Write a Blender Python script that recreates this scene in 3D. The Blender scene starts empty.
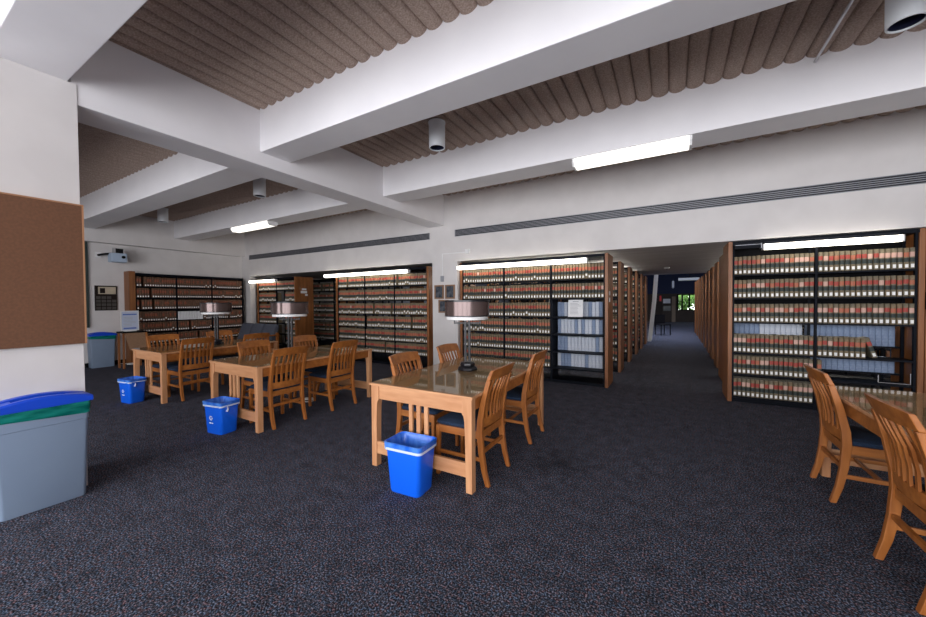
import bpy, bmesh, math, random
from mathutils import Vector, Matrix
random.seed(7)
PI = math.pi
sc = bpy.context.scene
COL = sc.collection

# ------------------------------------------------------------------ materials
def nodes(name):
    m = bpy.data.materials.new(name); m.use_nodes = True
    nt = m.node_tree
    return m, nt, nt.nodes['Principled BSDF']

def plain(name, col, rough=0.5, metal=0.0, spec=0.5, coat=0.0, emit=None, es=0.0):
    m, nt, b = nodes(name)
    b.inputs['Base Color'].default_value = (*col, 1)
    b.inputs['Roughness'].default_value = rough
    b.inputs['Metallic'].default_value = metal
    b.inputs['Specular IOR Level'].default_value = spec
    b.inputs['Coat Weight'].default_value = coat
    if emit:
        b.inputs['Emission Color'].default_value = (*emit, 1)
        b.inputs['Emission Strength'].default_value = es
    return m

def noisy(name, c1, c2, scale=(5, 5, 5), detail=4, rough=0.5, bump=0.0, lo=0.35, hi=0.65, coat=0.0, bscale=None, spec=0.5):
    m, nt, b = nodes(name)
    tc = nt.nodes.new('ShaderNodeTexCoord'); mp = nt.nodes.new('ShaderNodeMapping')
    mp.inputs['Scale'].default_value = scale
    nz = nt.nodes.new('ShaderNodeTexNoise'); nz.inputs['Scale'].default_value = 1.0; nz.inputs['Detail'].default_value = detail
    rp = nt.nodes.new('ShaderNodeValToRGB')
    rp.color_ramp.elements[0].position = lo; rp.color_ramp.elements[1].position = hi
    rp.color_ramp.elements[0].color = (*c1, 1); rp.color_ramp.elements[1].color = (*c2, 1)
    L = nt.links.new
    L(tc.outputs['Object'], mp.inputs['Vector']); L(mp.outputs['Vector'], nz.inputs['Vector'])
    L(nz.outputs['Fac'], rp.inputs['Fac']); L(rp.outputs['Color'], b.inputs['Base Color'])
    b.inputs['Roughness'].default_value = rough
    b.inputs['Coat Weight'].default_value = coat
    b.inputs['Specular IOR Level'].default_value = spec
    if bump:
        bp = nt.nodes.new('ShaderNodeBump'); bp.inputs['Strength'].default_value = bump; bp.inputs['Distance'].default_value = 0.01
        L(nz.outputs['Fac'], bp.inputs['Height']); L(bp.outputs['Normal'], b.inputs['Normal'])
    return m

def carpet(name):
    m, nt, b = nodes(name)
    L = nt.links.new
    tc = nt.nodes.new('ShaderNodeTexCoord')
    n1 = nt.nodes.new('ShaderNodeTexNoise'); n1.inputs['Scale'].default_value = 112; n1.inputs['Detail'].default_value = 3
    n2 = nt.nodes.new('ShaderNodeTexNoise'); n2.inputs['Scale'].default_value = 52; n2.inputs['Detail'].default_value = 2
    n3 = nt.nodes.new('ShaderNodeTexNoise'); n3.inputs['Scale'].default_value = 9; n3.inputs['Detail'].default_value = 4
    for n in (n1, n2, n3): L(tc.outputs['Object'], n.inputs['Vector'])
    r1 = nt.nodes.new('ShaderNodeValToRGB')
    e = r1.color_ramp.elements
    e[0].position = 0.38; e[0].color = (0.006, 0.007, 0.011, 1)
    e[1].position = 0.66; e[1].color = (0.24, 0.24, 0.295, 1)
    x = e.new(0.52); x.color = (0.050, 0.050, 0.062, 1)
    r2 = nt.nodes.new('ShaderNodeValToRGB')
    e = r2.color_ramp.elements
    e[0].position = 0.40; e[0].color = (0.66, 0.95, 1.18, 1)
    e[1].position = 0.64; e[1].color = (1.42, 0.86, 0.80, 1)
    x = e.new(0.54); x.color = (1, 1, 1, 1)
    r3 = nt.nodes.new('ShaderNodeMapRange'); r3.inputs['From Min'].default_value = 0.3; r3.inputs['From Max'].default_value = 0.7
    r3.inputs['To Min'].default_value = 0.72; r3.inputs['To Max'].default_value = 1.25
    L(n1.outputs['Fac'], r1.inputs['Fac']); L(n2.outputs['Fac'], r2.inputs['Fac']); L(n3.outputs['Fac'], r3.inputs['Value'])
    mx = nt.nodes.new('ShaderNodeMix'); mx.data_type = 'RGBA'; mx.blend_type = 'MULTIPLY'; mx.inputs[0].default_value = 1
    L(r1.outputs['Color'], mx.inputs[6]); L(r2.outputs['Color'], mx.inputs[7])
    vm = nt.nodes.new('ShaderNodeVectorMath'); vm.operation = 'SCALE'
    L(mx.outputs[2], vm.inputs[0]); L(r3.outputs['Result'], vm.inputs['Scale'])
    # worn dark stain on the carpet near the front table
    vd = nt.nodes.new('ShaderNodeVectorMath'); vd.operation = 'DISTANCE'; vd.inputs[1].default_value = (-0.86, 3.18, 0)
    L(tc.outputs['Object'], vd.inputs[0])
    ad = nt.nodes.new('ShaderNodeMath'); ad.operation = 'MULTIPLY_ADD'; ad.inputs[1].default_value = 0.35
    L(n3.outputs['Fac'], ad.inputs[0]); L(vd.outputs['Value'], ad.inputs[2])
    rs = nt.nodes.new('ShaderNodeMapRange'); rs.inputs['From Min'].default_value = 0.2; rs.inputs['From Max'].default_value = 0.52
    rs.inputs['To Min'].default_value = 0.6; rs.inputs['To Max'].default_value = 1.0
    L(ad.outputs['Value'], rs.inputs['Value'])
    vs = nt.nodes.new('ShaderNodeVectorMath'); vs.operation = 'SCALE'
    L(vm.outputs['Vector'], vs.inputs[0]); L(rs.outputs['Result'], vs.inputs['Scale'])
    L(vs.outputs['Vector'], b.inputs['Base Color'])
    b.inputs['Roughness'].default_value = 0.95; b.inputs['Specular IOR Level'].default_value = 0.1
    bp = nt.nodes.new('ShaderNodeBump'); bp.inputs['Strength'].default_value = 0.6; bp.inputs['Distance'].default_value = 0.006
    L(n1.outputs['Fac'], bp.inputs['Height']); L(bp.outputs['Normal'], b.inputs['Normal'])
    return m

def clear_glass(name, tint=(0.93, 0.95, 0.93)):
    m = bpy.data.materials.new(name); m.use_nodes = True
    nt = m.node_tree; nt.nodes.clear(); L = nt.links.new
    o = nt.nodes.new('ShaderNodeOutputMaterial'); mx = nt.nodes.new('ShaderNodeMixShader')
    t = nt.nodes.new('ShaderNodeBsdfTransparent'); t.inputs['Color'].default_value = (*tint, 1)
    g = nt.nodes.new('ShaderNodeBsdfGlossy'); g.inputs['Roughness'].default_value = 0.012
    f = nt.nodes.new('ShaderNodeFresnel'); f.inputs['IOR'].default_value = 1.85
    ge = nt.nodes.new('ShaderNodeNewGeometry'); iv = nt.nodes.new('ShaderNodeMath'); iv.operation = 'SUBTRACT'; iv.inputs[0].default_value = 1
    ml = nt.nodes.new('ShaderNodeMath'); ml.operation = 'MULTIPLY'
    L(ge.outputs['Backfacing'], iv.inputs[1]); L(iv.outputs['Value'], ml.inputs[0]); L(f.outputs['Fac'], ml.inputs[1]); L(ml.outputs['Value'], mx.inputs['Fac']); L(t.outputs['BSDF'], mx.inputs[1]); L(g.outputs['BSDF'], mx.inputs[2])
    L(mx.outputs['Shader'], o.inputs['Surface'])
    return m

M = {}
M['wall'] = noisy('white_wall_paint', (0.66, 0.635, 0.625), (0.705, 0.68, 0.67), (3, 3, 3), 3, 0.75, 0.02)
M['beam'] = noisy('beam_paint', (0.80, 0.785, 0.805), (0.84, 0.825, 0.84), (2, 2, 2), 3, 0.7, 0.02)
M['acoustic'] = noisy('sprayed_acoustic_texture', (0.29, 0.215, 0.175), (0.52, 0.41, 0.345), (75, 75, 75), 3, 0.95, 0.35, 0.3, 0.7, spec=0.1)
M['lowceil'] = noisy('grey_ceiling_board', (0.55, 0.53, 0.51), (0.63, 0.61, 0.59), (0.6, 7, 2), 3, 0.8)
M['carpet'] = carpet('speckled_carpet')
M['oak'] = noisy('honey_oak', (0.24, 0.072, 0.012), (0.41, 0.142, 0.029), (22, 22, 2.5), 4, 0.42, 0.03, 0.3, 0.7, 0.06)
M['oak_h'] = noisy('honey_oak_crosswise', (0.26, 0.079, 0.014), (0.42, 0.150, 0.032), (2.5, 22, 22), 4, 0.42, 0.03, 0.3, 0.7, 0.06)
M['oak_light'] = noisy('lit_oak', (0.48, 0.215, 0.095), (0.64, 0.34, 0.17), (3, 20, 20), 4, 0.42, 0.03, 0.3, 0.7, 0.06)  # honey oak made paler: bright light on table ends put into colour
M['oak_lit_v'] = noisy('lit_oak_upright', (0.48, 0.215, 0.095), (0.64, 0.34, 0.17), (20, 20, 2.5), 4, 0.42, 0.03, 0.3, 0.7, 0.06)
M['panel'] = noisy('stained_oak_panel', (0.17, 0.058, 0.015), (0.31, 0.115, 0.032), (18, 18, 1.6), 4, 0.45, 0.03, 0.3, 0.7, 0.04)
M['tabletop'] = noisy('tabletop_veneer', (0.42, 0.235, 0.095), (0.54, 0.315, 0.14), (20, 2, 20), 4, 0.4, 0.0, 0.3, 0.7)
M['navy'] = noisy('navy_upholstery', (0.004, 0.011, 0.029), (0.011, 0.033, 0.078), (160, 160, 160), 2, 0.9, 0.2)
M['glass'] = clear_glass('table_glass')
M['pane'] = clear_glass('window_glass')
M['black'] = plain('black_steel', (0.006, 0.006, 0.008), 0.5, spec=.2)
M['navyblack'] = plain('blue_black_steel', (0.004, 0.0055, 0.010), 0.55, spec=.12)
M['lampmetal'] = plain('dark_bronze', (0.008, 0.008, 0.011), 0.3, 0.0, .4)
M['shade'] = plain('smoky_lamp_shade', (0.12, 0.085, 0.08), 0.2, 0.55)
M['white'] = plain('white_plastic', (0.8, 0.8, 0.8), 0.4)
M['tube'] = plain('lit_diffuser', (0.9, 0.9, 0.88), 0.5, emit=(1.0, 0.93, 0.80), es=5.5)
M['tube_soft'] = plain('lit_strip_diffuser', (0.9, 0.9, 0.88), 0.5, emit=(1.0, 0.95, 0.85), es=1.6)
M['tube_stack'] = plain('lit_stack_diffuser', (0.9, 0.9, 0.88), 0.5, emit=(1.0, 0.94, 0.84), es=16.0)
M['can_bore'] = plain('dark_lamp_bore', (0.012, 0.014, 0.035), 0.3)  # very dark blue inside of the unlit cans
M['can'] = plain('white_lamp_can', (0.72, 0.75, 0.78), 0.45)
M['blue'] = plain('blue_plastic', (0.004, 0.12, 0.80), 0.38)
M['bluelid'] = plain('royal_blue_lid', (0.004, 0.062, 0.60), 0.35)
M['greybin'] = noisy('grey_blue_bin_plastic', (0.20, 0.265, 0.37), (0.215, 0.285, 0.39), (2, 2, 2), 2, 0.5)
M['greenbag'] = noisy('green_bag_film', (0.0, 0.10, 0.085), (0.01, 0.22, 0.18), (3, 6, 25), 3, 0.22)
M['bag'] = noisy('bluish_bag_film', (0.006, 0.11, 0.62), (0.08, 0.26, 0.78), (14, 14, 5), 3, 0.3, 0.3)
M['bagband'] = plain('white_bag_band', (0.62, 0.70, 0.86), 0.35)
M['cork'] = noisy('brown_tackboard', (0.135, 0.060, 0.030), (0.16, 0.072, 0.036), (60, 60, 60), 3, 0.85, 0.05)
M['corkedge'] = plain('tackboard_edge', (0.40, 0.20, 0.10), 0.6)
M['vent'] = plain('vent_slot_black', (0.012, 0.014, 0.02), 0.5)
M['ventbar'] = plain('vent_bar_grey', (0.32, 0.33, 0.36), 0.4, 0.3)
M['tan'] = noisy('tan_buckram', (0.155, 0.118, 0.068), (0.235, 0.182, 0.108), (40, 40, 40), 2, 0.7)
M['tan2'] = noisy('olive_buckram', (0.135, 0.115, 0.075), (0.20, 0.17, 0.112), (40, 40, 40), 2, 0.7)
M['tan3'] = noisy('dimmed_brown_buckram', (0.11, 0.055, 0.03), (0.17, 0.085, 0.048), (40, 40, 40), 2, 0.7)  # brown cloth with the dim wall's shade put into the colour
M['red'] = plain('red_spine_label', (0.38, 0.05, 0.036), 0.6)
M['brownlab'] = plain('dimmed_russet_spine_label', (0.26, 0.075, 0.035), 0.6)  # russet label, darkened for the same dim wall
M['red2'] = plain('faded_red_spine_label', (0.44, 0.125, 0.068), 0.6)
M['redglare'] = plain('glare_red_spine_label', (0.62, 0.38, 0.31), 0.6)  # glare on red labels put into a pale pink colour
M['blk'] = plain('black_spine_label', (0.018, 0.03, 0.028), 0.6)
M['sticker'] = plain('white_call_sticker', (0.9, 0.9, 0.88), 0.6)
M['page'] = plain('page_block', (0.55, 0.50, 0.40), 0.8)
M['journal'] = noisy('blue_grey_cloth', (0.19, 0.26, 0.40), (0.27, 0.34, 0.48), (30, 30, 30), 2, 0.7)
M['journal2'] = noisy('pale_grey_cloth', (0.50, 0.55, 0.65), (0.62, 0.66, 0.73), (30, 30, 30), 2, 0.7)
M['binder'] = plain('white_binder_card', (0.72, 0.73, 0.75), 0.6)
M['paper'] = plain('white_paper', (0.78, 0.79, 0.80), 0.7)
M['ink'] = plain('pale_grey_ink', (0.45, 0.46, 0.48), 0.7)
M['blueink'] = plain('blue_ink', (0.12, 0.2, 0.55), 0.7)
M['projector'] = plain('pale_blue_casing', (0.42, 0.52, 0.66), 0.45)
M['plaque'] = plain('dark_plaque_wood', (0.016, 0.010, 0.008), 0.6, spec=.2)
M['gold'] = plain('brass_plate', (0.62, 0.55, 0.42), 0.35, 0.5)
M['plate'] = plain('grey_name_plate', (0.08, 0.075, 0.07), 0.3, 0.4)
M['frame'] = plain('picture_frame_brown', (0.26, 0.14, 0.07), 0.4)
M['picture'] = noisy('dark_picture', (0.025, 0.035, 0.05), (0.11, 0.12, 0.14), (12, 12, 12), 2, 0.25)
M['sofa'] = noisy('charcoal_blue_upholstery', (0.06, 0.066, 0.09), (0.10, 0.11, 0.145), (90, 90, 90), 2, 0.9, 0.15)
M['cane'] = noisy('woven_cane', (0.16, 0.085, 0.045), (0.36, 0.21, 0.12), (150, 150, 150), 2, 0.6)
M['midnight'] = plain('midnight_blue_paint', (0.006, 0.014, 0.06), 0.7)
M['darkwall'] = plain('dark_brown_wall', (0.05, 0.036, 0.028), 0.8)
M['tanwall'] = plain('tan_wall', (0.28, 0.21, 0.15), 0.8)
M['steel'] = plain('galvanised_steel', (0.55, 0.55, 0.57), 0.35, 0.7)
M['leaf'] = noisy('green_leaves', (0.03, 0.10, 0.015), (0.16, 0.34, 0.05), (9, 9, 9), 3, 0.8)
M['bark'] = plain('bark', (0.08, 0.05, 0.03), 0.9)
M['earth'] = plain('ground_outside', (0.12, 0.14, 0.07), 0.9)
M['darkgreen'] = plain('dark_green_board', (0.03, 0.05, 0.045), 0.5)
M['red_thing'] = plain('red_tag', (0.6, 0.02, 0.03), 0.5)
M['dark'] = plain('near_black', (0.004, 0.004, 0.005), 0.7, spec=.1)

# ------------------------------------------------------------------ mesh builder
class MB:
    def __init__(s): s.v = []; s.f = []; s.m = []
    def add(s, vs, fs, mi=0):
        o = len(s.v); s.v += [tuple(p) for p in vs]
        for f in fs: s.f.append(tuple(i + o for i in f)); s.m.append(mi)
    def box(s, x0, x1, y0, y1, z0, z1, mi=0):
        s.add([(x0,y0,z0),(x1,y0,z0),(x1,y1,z0),(x0,y1,z0),(x0,y0,z1),(x1,y0,z1),(x1,y1,z1),(x0,y1,z1)],
              [(0,3,2,1),(4,5,6,7),(0,1,5,4),(1,2,6,5),(2,3,7,6),(3,0,4,7)], mi); return s
    def loft(s, rings, mi=0, c0=True, c1=True):
        n = len(rings[0]); o = []
        vs = [p for r in rings for p in r]; fs = []
        for k in range(len(rings) - 1):
            for i in range(n):
                j = (i + 1) % n
                fs.append((k*n+i, k*n+j, (k+1)*n+j, (k+1)*n+i))
        if c0: fs.append(tuple(reversed(range(n))))
        if c1: fs.append(tuple(range((len(rings)-1)*n, len(rings)*n)))
        s.add(vs, fs, mi); return s
    def prism(s, poly, axis, a, b, mi=0):          # poly of 2-D points swept along axis
        def P(u, v, w):
            return {'x': (w, u, v), 'y': (u, w, v), 'z': (u, v, w)}[axis]
        s.loft([[P(u, v, a) for u, v in poly], [P(u, v, b) for u, v in poly]], mi); return s
    def lathe(s, prof, n=24, c=(0, 0), mi=0, c0=True, c1=True, ph=0.0):
        s.loft([[(c[0]+r*math.cos(ph+2*PI*i/n), c[1]+r*math.sin(ph+2*PI*i/n), z) for i in range(n)] for r, z in prof], mi, c0, c1); return s
    def tube(s, pts, r, n=8, mi=0):
        pts = [Vector(p) for p in pts]; rings = []
        for k, p in enumerate(pts):
            d = (pts[min(k+1, len(pts)-1)] - pts[max(k-1, 0)]).normalized()
            u = d.cross(Vector((0, 0, 1)));
            if u.length < 1e-3: u = d.cross(Vector((1, 0, 0)))
            u.normalize(); w = d.cross(u)
            rr = r[k] if isinstance(r, (list, tuple)) else r
            rings.append([p + u*rr*math.cos(2*PI*i/n) + w*rr*math.sin(2*PI*i/n) for i in range(n)])
        s.loft(rings, mi); return s
    def mesh(s, name, mats):
        me = bpy.data.meshes.new(name); me.from_pydata(s.v, [], s.f); me.update()
        for m in (mats if isinstance(mats, (list, tuple)) else [mats]): me.materials.append(M[m] if isinstance(m, str) else m)
        if len(me.polygons): me.polygons.foreach_set('material_index', s.m)
        bm = bmesh.new(); bm.from_mesh(me); bmesh.ops.recalc_face_normals(bm, faces=bm.faces); bm.to_mesh(me); bm.free()
        return me
    def build(s, name, mats, parent=None, smooth=False, bevel=0.0, seg=2, loc=None):
        o = bpy.data.objects.new(name, s.mesh(name, mats)); COL.objects.link(o)
        if parent is not None: o.parent = parent
        if loc: o.location = loc
        if smooth: shade(o)
        if bevel:
            b = o.modifiers.new('soft_edges', 'BEVEL'); b.width = bevel; b.segments = seg; b.limit_method = 'ANGLE'; b.angle_limit = 0.6
        return o

def shade(o, ang=0.7):
    me = o.data
    for p in me.polygons: p.use_smooth = True
    try: me.set_sharp_from_angle(angle=ang)
    except Exception: pass

def tag(o, label=None, cat=None, group=None, kind=None):
    if label: o['label'] = label
    if cat: o['category'] = cat
    if group: o['group'] = group
    if kind: o['kind'] = kind
    return o

def empty(name, loc=(0, 0, 0), rz=0.0, label=None, cat=None, group=None):
    o = bpy.data.objects.new(name, None); COL.objects.link(o)
    o.empty_display_size = 0.1
    o.location = loc; o.rotation_euler = (0, 0, rz)
    return tag(o, label, cat, group)

def struct(o, label=None):
    o['kind'] = 'structure'
    if label: o['label'] = label
    return o

def dup(root, loc, rz=0.0, label=None, group=None):
    r = root.copy(); COL.objects.link(r); r.location = loc; r.rotation_euler = (0, 0, rz)
    if label: r['label'] = label
    if group: r['group'] = group
    for ch in list(root.children):
        c = ch.copy(); COL.objects.link(c); c.parent = r
        for g in list(ch.children):
            d = g.copy(); COL.objects.link(d); d.parent = c
    return r

def rrect(w, d, r, z, cx=0, cy=0, n=4):
    pts = []
    for sx, sy, a0 in ((1, 1, 0), (-1, 1, PI/2), (-1, -1, PI), (1, -1, 3*PI/2)):
        for k in range(n + 1):
            a = a0 + k * PI/2/n
            pts.append((cx + sx*(w/2-r) + r*math.cos(a), cy + sy*(d/2-r) + r*math.sin(a), z))
    return pts

ORD = ['zeroth','first','second','third','fourth','fifth','sixth','seventh','eighth','ninth','tenth','eleventh','twelfth','thirteenth','fourteenth','fifteenth',
       'sixteenth','seventeenth','eighteenth','nineteenth','twentieth']
def nth(n):
    if n <= 20: return ORD[n]
    t = {2: 'twenty', 3: 'thirty', 4: 'forty', 5: 'fifty'}[n // 10]
    return (t[:-1] + 'ieth') if n % 10 == 0 else t + '-' + ORD[n % 10]

# ------------------------------------------------------------------ the shell
YW = 6.3            # face of the front wall over the openings
ZC = 3.69           # acoustic ceiling
ZJ = 3.19           # underside of the joists
ZG = 3.04            # underside of the girder
XG = -4.07          # near face of the girder
XL = -11.65         # wall with the projector
ZO = 2.29           # head of the openings
ZS = 2.36           # ceiling over the stacks
XR = 5.2
YB = -3.4
YE = 28.0

m = MB(); m.box(-14, 8, -5, 30, -0.1, 0.0); struct(m.build('floor', 'carpet'), 'dark speckled carpet floor')

# corrugated acoustic ceiling: rounded ribs running along Y
def ribbed(x0, x1, y0, y1):
    mb = MB(); pitch = 0.155; n = int((x1 - x0) / pitch); pr = []
    for i in range(n):
        for t, h in ((0, -.020), (.06, 0), (.15, .011), (.3, .022), (.5, .027), (.7, .022), (.85, .011), (.94, 0)):
            pr.append((x0 + (i + t) * pitch, ZC - .012 - h))
    pr.append((x0 + n*pitch, ZC + .008))
    vs = [(x, y0, z) for x, z in pr] + [(x, y1, z) for x, z in pr]
    k = len(pr)
    mb.add(vs, [(i, i+1, k+i+1, k+i) for i in range(k-1)])
    mb.box(x0, x1, y0, y1, ZC + 0.02, ZC + 0.12)
    return mb
c = ribbed(XL - 0.3, XR + 0.1, YB - 0.2, YW + 0.1).build('ceiling', 'acoustic', smooth=True); shade(c, .9)
struct(c, 'brown ribbed acoustic ceiling')

# front wall: header, pier between the openings, end pier, right return
m = MB(); m.box(XL - 0.2, XR + 0.2, YW, YW + 0.16, ZO, ZC + 0.1)
m.box(-4.38, -3.76, YW, YW + 0.16, 0, ZO)
m.box(XL - 0.2, -11.2, YW, YW + 0.16, 0, ZO)
m.box(4.6, XR + 0.2, YW, YW + 0.16, 0, ZO)
struct(m.build('wall_front', 'wall'), 'white wall above the bookstack openings')
# left wall with a proud girder along its top
m = MB(); m.box(XL - 0.2, XL, YB - 0.2, YW + 0.2, 0, ZC + 0.1)
struct(m.build('wall_left', 'wall'), 'white wall carrying the projector')
m = MB(); m.box(XL, -11.45, YB, YW, 2.90, ZC); struct(m.build('ceiling_girder', 'wall'), 'proud white girder along the top of the projector wall')
m = MB(); m.box(XL, XL + 0.015, YB, YW, 0, 0.1); struct(m.build('baseboard_left', 'dark'))
m = MB(); m.box(-4.395, -3.745, YW - 0.012, YW, 0, 0.1); struct(m.build('baseboard_front', 'dark'))
# back wall behind the camera with a wide window band; closed right wall
m = MB()
m.box(XL - 0.2, XR + 0.2, YB - 0.2, YB, 0, 0.35); m.box(XL - 0.2, XR + 0.2, YB - 0.2, YB, 3.3, ZC + 0.1)
m.box(XL - 0.2, -7.2, YB - 0.2, YB, 0.35, 3.3)
for x in (-7.2, -4.2, -1.2, 1.8, XR): m.box(x - 0.1, x + 0.1, YB - 0.2, YB, 0.35, 3.3)
struct(m.build('wall_back', 'wall'))
m = MB(); m.box(XR, XR + 0.2, YB, YW, 0, ZC + 0.1)
struct(m.build('wall_right', 'wall'))

# girder, joists, column
m = MB(); m.box(-4.46, XG, .93, YW, ZG, ZC); struct(m.build('ceiling_girder', 'beam', bevel=0.006), 'deep white girder running to the front wall')
def joist(x0, x1, y0, y1, z, lab):
    b = MB(); b.box(x0, x1, y0, y1, z, ZC + 0.05); struct(b.build('ceiling_joist', 'beam', bevel=0.006), lab)
joist(-4.56, XR, 0.525, 0.912, 3.195, 'white joist nearest the viewer, resting on the column')
joist(XG, XR, 2.43, 2.80, ZJ, 'second white joist, right of the girder')
joist(XG, XR, 4.46, 4.88, ZJ, 'third white joist, carrying the strip light')
joist(-11.45, -4.46, 2.50, 2.93, ZJ, 'white joist left of the girder, nearer')
joist(-11.45, -4.46, 4.46, 4.88, ZJ, 'white joist left of the girder, farther')
joist(-11.45, -4.56, 0.525, 0.912, 3.195, 'white joist left of the column')
m = MB(); m.box(-4.56, -4.06, 0.3, 0.963, 0, 3.195); struct(m.build('wall_column', 'wall', bevel=0.004), 'square white column with the tackboard')

# bookstack room and the hall behind it
YS = 14.4
m = MB(); m.box(-13, 7, YW + 0.16, YS, ZS, ZS + 0.15); struct(m.build('ceiling_stacks', 'lowceil'), 'low grey ceiling over the stacks')
m = MB(); m.box(XL - 0.2, XL, YW + 0.16, YE, 0, 5.2); struct(m.build('wall_stacks_left', 'wall'))
m = MB(); m.box(6.0, 6.2, YW + 0.16, YE, 0, 5.2); struct(m.build('wall_stacks_right', 'wall'))
m = MB(); m.box(-13, 7, YS, YE + 0.3, 5.0, 5.2); m.box(-13, 7, YS - 0.02, YS + 0.05, ZS + 0.15, 5.0)
struct(m.build('ceiling_hall', 'midnight'), 'dark blue ceiling of the far hall')
WX0, WX1, WZ0, WZ1 = 0.42, 1.55, 0.78, 1.85
m = MB(); m.box(-13, WX0, YE, YE + 0.2, 0, 1.9); m.box(WX1, 7, YE, YE + 0.2, 0, 1.9)
m.box(WX0, WX1, YE, YE + 0.2, 0, WZ0); m.box(WX0, WX1, YE, YE + 0.2, WZ1, 1.9)
m.box(-13, 7, YE, YE + 0.2, 1.9, 5.2, 1)
struct(m.build('wall_far', ['darkwall', 'midnight']), 'dark far wall of the hall')
w = MB()
for x in (WX0, WX0 + 0.26, WX0 + 0.66, WX1 - 0.09): w.box(x, x + 0.09, YE + 0.04, YE + 0.1, WZ0, WZ1)
w.box(WX0, WX1, YE + 0.04, YE + 0.1, WZ0, WZ0 + 0.04); w.box(WX0, WX1, YE + 0.04, YE + 0.1, WZ1 - 0.04, WZ1)
w = struct(w.build('window_1', 'dark'), 'dark framed window at the far end of the stacks')
g = MB(); g.box(WX0 + 0.04, WX1 - 0.03, YE + 0.065, YE + 0.075, WZ0 + 0.04, WZ1 - 0.04); g.build('pane', 'pane', w)
m = MB(); m.box(1.55, 1.72, 26.6, 26.8, 0, 1.95); struct(m.build('wall_post', 'wall'), 'white post beside the far window')
m = MB(); m.box(0.12, 0.34, YE - 0.25, YE, 0, 1.7); struct(m.build('wall_pier', 'tanwall'), 'tan pier beside the far window')
m = MB(); m.box(-6, 8, YE + 0.2, YE + 16, -0.1, 0.0); struct(m.build('ground_outside', 'earth'))

# daylight in the far hall is an area lamp added below its ceiling
# (unseen; the upper right wall has no opening)

# tree outside the far window
def tree(x, y, s, lab):
    t = empty('tree', (x, y, 0), 0, lab, 'tree', 'trees outside the far window')
    MB().tube([(0, 0, 0), (0.05, 0, 0.7*s), (-0.05, 0.05, 1.5*s)], [0.09, 0.07, 0.04]).build('trunk', 'bark', t, True)
    r = random.Random(int(x*100)); b = MB()
    for i in range(620):
        p = Vector((r.gauss(0, 0.45*s), r.gauss(0, 0.45*s), 1.35*s + r.gauss(0, 0.4*s)))
        u = Vector((r.uniform(-1, 1), r.uniform(-1, 1), r.uniform(-1, 1))).normalized() * 0.12*s
        v = Vector((r.uniform(-1, 1), r.uniform(-1, 1), r.uniform(-1, 1))).cross(u).normalized() * 0.07*s
        n = u.cross(v).normalized()*0.004
        b.loft([[p-u+n, p+v+n, p+u+n, p-v+n], [p-u-n, p+v-n, p+u-n, p-v-n]])
    b.build('crown', 'leaf', t)
tree(0.75, YE + 2.6, 1.0, 'green leafy tree at the left of the far window')
tree(1.9, YE + 7.2, 1.25, 'green leafy tree at the right of the far window')

# ------------------------------------------------------------------ wall fittings
def vent(x0, x1, lab):
    t = empty('air_vent', ((x0 + x1)/2, YW, 2.86), 0, lab, 'air vent', 'slot air vents')
    h = (x1 - x0)/2
    b = MB(); b.box(-h, h, -0.006, 0.0, -0.062, 0.062); sp = b.build('slot_panel', 'vent', t)
    f = MB(); f.box(-h-0.01, h+0.01, -0.016, 0, 0.062, 0.070); f.box(-h-0.01, h+0.01, -0.016, 0, -0.070, -0.062)
    f.box(-h-0.01, -h, -0.016, 0, -0.062, 0.062); f.box(h, h+0.01, -0.016, 0, -0.062, 0.062); f.build('frame', 'ventbar', t)
    for k in range(4):
        z = -0.037 + k*0.0245
        s = MB(); s.box(-h, h, -0.014, -0.004, z - 0.0038, z + 0.0038); s.build('slat', 'ventbar', sp)
vent(-3.80, 4.4, 'long black slot air vent above the opening with the white notice')
vent(-11.2, -4.45, 'long black slot air vent left of the girder, above the chairs')

def wallplate(x0, x1, z0, z1, lab):
    t = empty('picture_frame', ((x0+x1)/2, YW, (z0+z1)/2), 0, lab, 'picture frame', 'frames on the white pier')
    a, h = (x1-x0)/2, (z1-z0)/2
    b = MB(); e = 0.028
    b.box(-a, a, -0.025, 0, h-e, h); b.box(-a, a, -0.025, 0, -h, -h+e); b.box(-a, -a+e, -0.025, 0, -h+e, h-e); b.box(a-e, a, -0.025, 0, -h+e, h-e)
    b.build('frame', 'frame', t, bevel=0.003)
    MB().box(-a+e, a-e, -0.012, -0.002, -h+e, h-e).build('picture', 'picture', t)
wallplate(-4.32, -4.09, 1.52, 1.81, 'small brown frame on the white pier, upper one farther from the lamp')
wallplate(-4.05, -3.82, 1.52, 1.81, 'small brown frame on the white pier, upper one above the lamp')
wallplate(-4.22, -3.97, 1.23, 1.50, 'small brown frame on the white pier, lower single one')
t = empty('cable_conduit', (-4.12, YW, 1.95), 0, 'thin white wire raceway running up and across the white pier', 'conduit')
MB().box(-0.035, 0.035, -0.035, 0, -0.07, 0.05)  .build('switch_box', 'ventbar', t, bevel=0.004)
b = MB(); b.box(-0.008, 0.008, -0.014, 0, 0.05, 0.50); b.box(-0.008, 0.58, -0.014, 0, 0.50, 0.515); b.build('raceway', 'white', t)
MB().box(0.56, 0.66, -0.04, 0, 0.47, 0.56).build('sensor_box', 'white', t, bevel=0.005)

# brown tackboard on the column
t = empty('tackboard', (-4.058, 0.61, 1.67), 0, 'large brown tackboard on the white column', 'board')
MB().box(0, 0.03, -0.29, 0.352, -0.52, 0.565).build('panel', 'cork', t)
b = MB(); b.box(0, 0.034, 0.352, 0.362, -0.52, 0.575); b.box(0, 0.034, -0.29, 0.352, 0.565, 0.575); b.build('edge_strip', 'corkedge', t)

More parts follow.
